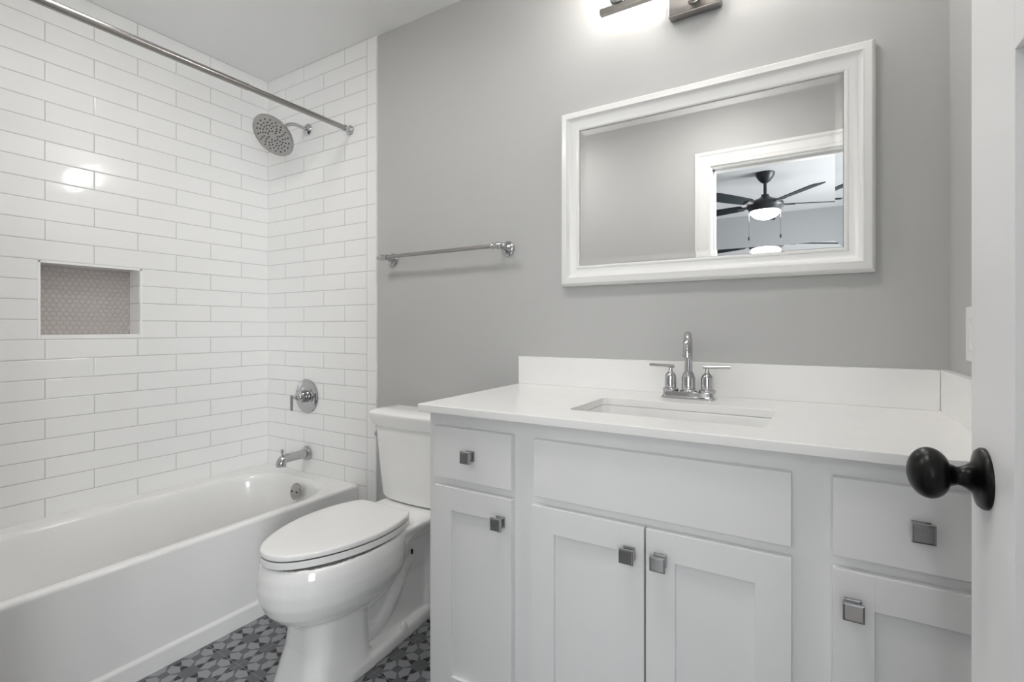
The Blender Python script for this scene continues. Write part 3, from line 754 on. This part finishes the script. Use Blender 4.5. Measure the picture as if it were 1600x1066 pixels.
# unseen flush ceiling lamps, added as fill light for the bathroom (above the picture)
for lx, ly, mt, lb in ((2.06, -1.0, M['flush'], 'round flush white ceiling lamp near the doorway, added unseen as fill light'), (0.95, -1.0, M['flush2'], 'round flush white ceiling lamp near the bathtub, added unseen as fill light')):
    cl = thing('fill_ceiling_lamp', lb, 'fill lamp', (lx, ly, H))
    bm = B(); lathe(bm, [(0.0, 0.0), (0.175, 0.0), (0.180, 0.006), (0.180, 0.022), (0.172, 0.026), (0.0, 0.026)], (lx, ly, H), (0, 0, -1), 48); obj('rim', bm, M['trimw'], cl)
    bm = B(); lathe(bm, [(0.168, 0.026), (0.160, 0.040), (0.12, 0.050), (0.06, 0.056), (0.0, 0.058)], (lx, ly, H), (0, 0, -1), 48); obj('diffuser', bm, mt, cl)

# ------------------------------------------------------------------ switch plate on the right wall
pl = thing('switch_plate', 'white switch plate on the right wall at the edge of the door', 'switch plate', (RW, -0.194, 1.036))
bm = B(); box(bm, RW-0.006, RW, -0.248, -0.173, 1.037, 1.154, 0.003, 3); obj('plate', bm, M['trimw'], pl)
bm = B(); box(bm, RW-0.010, RW-0.005, -0.227, -0.194, 1.062, 1.129, 0.001); obj('rocker', bm, M['trimw'], pl)

# ------------------------------------------------------------------ bathroom door, open against the right side
hx0, hy0 = 2.694, -1.500       # hinge end of the visible face
ex0, ey0 = 2.6855, -0.815      # free end
ld = Vector((ex0-hx0, ey0-hy0, 0)); LW = ld.length; ld.normalize(); nn = Vector((-ld.y, ld.x, 0))   # nn points towards the room (-x)
dk = bpy.data.objects.new('door_1', None); C.objects.link(dk); dk.location = (hx0, hy0, 0); dk['kind'] = 'structure'
def dbox(bm, s0, s1, h0, h1, z0, z1, bev=0.0):
    """box in door coordinates: s along the leaf from the free edge, h out of the visible face"""
    b2 = B(); box(b2, s0, s1, h0, h1, z0, z1, bev)
    for v in b2.verts:
        s, h, z = v.co
        q = Vector((ex0, ey0, 0)) - ld*s + nn*h; v.co = Vector((q.x, q.y, z))
    join(bm, b2)
bm = B(); ST = 0.1425; TH = 0.035
dbox(bm, 0, ST, -TH, 0, 0.012, 2.040, 0.0015); dbox(bm, LW-ST, LW, -TH, 0, 0.012, 2.040, 0.0015)
for z0, z1 in ((0.012, 0.24), (1.372, 1.50), (1.925, 2.040)): dbox(bm, ST-0.001, LW-ST+0.001, -TH, 0, z0, z1, 0.0015)
def dpanel(z0, z1):
    L = []
    for k, h in ((0.0, -0.0005), (0.0008, -0.0012), (0.0015, -0.0130), (0.05, -0.0135)):
        P = [(ST-0.001+k, z0-0.001+k), (LW-ST+0.001-k, z0-0.001+k), (LW-ST+0.001-k, z1+0.001-k), (ST-0.001+k, z1+0.001-k)]
        L.append([Vector(((Vector((ex0, ey0, 0)) - ld*s + nn*h).x, (Vector((ex0, ey0, 0)) - ld*s + nn*h).y, z)) for s, z in P])
    loft(bm, L, False, True)
    dbox(bm, ST-0.002, LW-ST+0.002, -0.026, -0.014, z0-0.002, z1+0.002)
dpanel(0.24, 1.372); dpanel(1.50, 1.925)
obj('leaf', bm, M['doorw'], dk, ang=25)
KZ = 0.941; kb = Vector((ex0, ey0, 0)) - ld*0.054; kb.z = KZ
bm = B()
lathe(bm, [(0.0, 0.0), (0.0335, 0.0), (0.0337, 0.003), (0.031, 0.0065), (0.024, 0.0085), (0.0165, 0.0115), (0.0125, 0.017), (0.0105, 0.021), (0.0100, 0.024), (0.0110, 0.026), (0.0125, 0.030), (0.0165, 0.0320)] + [(0.0288*math.cos(math.radians(a)), 0.0485 + 0.0205*math.sin(math.radians(a))) for a in range(-50, 91, 7)], kb, nn, 72)
obj('door_knob', bm, M['black'], dk, ang=50)
bm = B(); lathe(bm, [(0.0, 0.0), (0.0335, 0.0), (0.030, 0.007), (0.0125, 0.014), (0.0105, 0.024), (0.026, 0.038), (0.0285, 0.047), (0.0245, 0.060), (0.0, 0.066)], kb - nn*TH, -nn, 40)
obj('door_knob', bm, M['black'], dk)
for z in (0.25, 1.05, 1.82):
    bm = B(); lathe(bm, [(0.0055, 0.0), (0.0055, 0.089)], (2.7255, -1.512, z), (0, 0, 1), 14); dbox(bm, LW, LW+0.0015, -0.032, -0.004, z, z+0.089)
    obj('hinge', bm, M['black'], dk)

# ------------------------------------------------------------------ ceiling fan of the bedroom (seen in the mirror)
fc = Vector((2.17, -3.18, 0))
fan = thing('ceiling_fan', 'black five-blade ceiling fan with lit bowl in the bedroom, seen in the mirror', 'ceiling fan', (fc.x, fc.y, H))
bm = B(); lathe(bm, [(0.0, 0.0), (0.075, 0.0), (0.073, 0.018), (0.060, 0.045), (0.040, 0.072), (0.022, 0.086), (0.0, 0.086)], (fc.x, fc.y, H), (0, 0, -1), 36); obj('canopy', bm, M['fan'], fan)
bm = B(); lathe(bm, [(0.013, 0.08), (0.013, 0.20)], (fc.x, fc.y, H), (0, 0, -1), 18); obj('downrod', bm, M['fan'], fan)
bm = B(); lathe(bm, [(0.0, 0.185), (0.028, 0.185), (0.034, 0.205), (0.060, 0.222), (0.105, 0.238), (0.138, 0.258), (0.146, 0.280), (0.140, 0.300), (0.122, 0.318), (0.118, 0.330), (0.0, 0.330)], (fc.x, fc.y, H), (0, 0, -1), 48); obj('motor_housing', bm, M['fan'], fan)
bm = B(); lathe(bm, [(0.116, 0.328), (0.113, 0.345), (0.098, 0.366), (0.07, 0.384), (0.035, 0.395), (0.0, 0.398)], (fc.x, fc.y, H), (0, 0, -1), 40); obj('light_bowl', bm, M['fanbowl'], fan)
for k in range(5):
    an = math.radians(52 + 72*k); dv = Vector((math.cos(an), math.sin(an), 0)); sv = Vector((-dv.y, dv.x, 0)); zb = H-0.272
    pit = math.radians(12); sv2 = sv*math.cos(pit) + Vector((0, 0, -math.sin(pit)))
    bm = B(); loops = []
    for zz in (-0.003, 0.003):
        L = []
        for r, hwid in ((0.185, 0.040), (0.21, 0.052), (0.40, 0.062), (0.58, 0.066), (0.625, 0.060), (0.64, 0.045)): L.append(fc + dv*r + sv2*hwid + Vector((0, 0, zb+zz)))
        for r, hwid in ((0.64, 0.045), (0.625, 0.060), (0.58, 0.066), (0.40, 0.062), (0.21, 0.052), (0.185, 0.040)): L.append(fc + dv*r - sv2*hwid + Vector((0, 0, zb+zz)))
        loops.append(L)
    loft(bm, loops); bl = obj('blade', bm, M['fanblade'], fan, smooth=False)
    bm = B()
    loft(bm, [[fc + dv*0.12 + sv*s*0.018 + Vector((0, 0, zb-0.008+z)) for s, z in ((-1, 0), (1, 0), (1, 0.01), (-1, 0.01))], [fc + dv*0.23 + sv2*s*0.028 + Vector((0, 0, zb-0.010+z)) for s, z in ((-1, 0), (1, 0), (1, 0.006), (-1, 0.006))]])
    obj('blade_iron', bm, M['fan'], bl)
for x in (-0.125, 0.118):
    bm = B(); tube(bm, [(fc.x+x, fc.y+0.01, H-0.30), (fc.x+x, fc.y+0.01, 1.90)], 0.0016, 8); ch = obj('pull_chain', bm, M['chrome'], fan)
    bm = B(); lathe(bm, [(0.0, 0.0), (0.004, 0.0), (0.0075, 0.008), (0.007, 0.03), (0.0, 0.034)], (fc.x+x, fc.y+0.01, 1.905), (0, 0, -1), 14); obj('pull_knob', bm, M['fan'], ch)
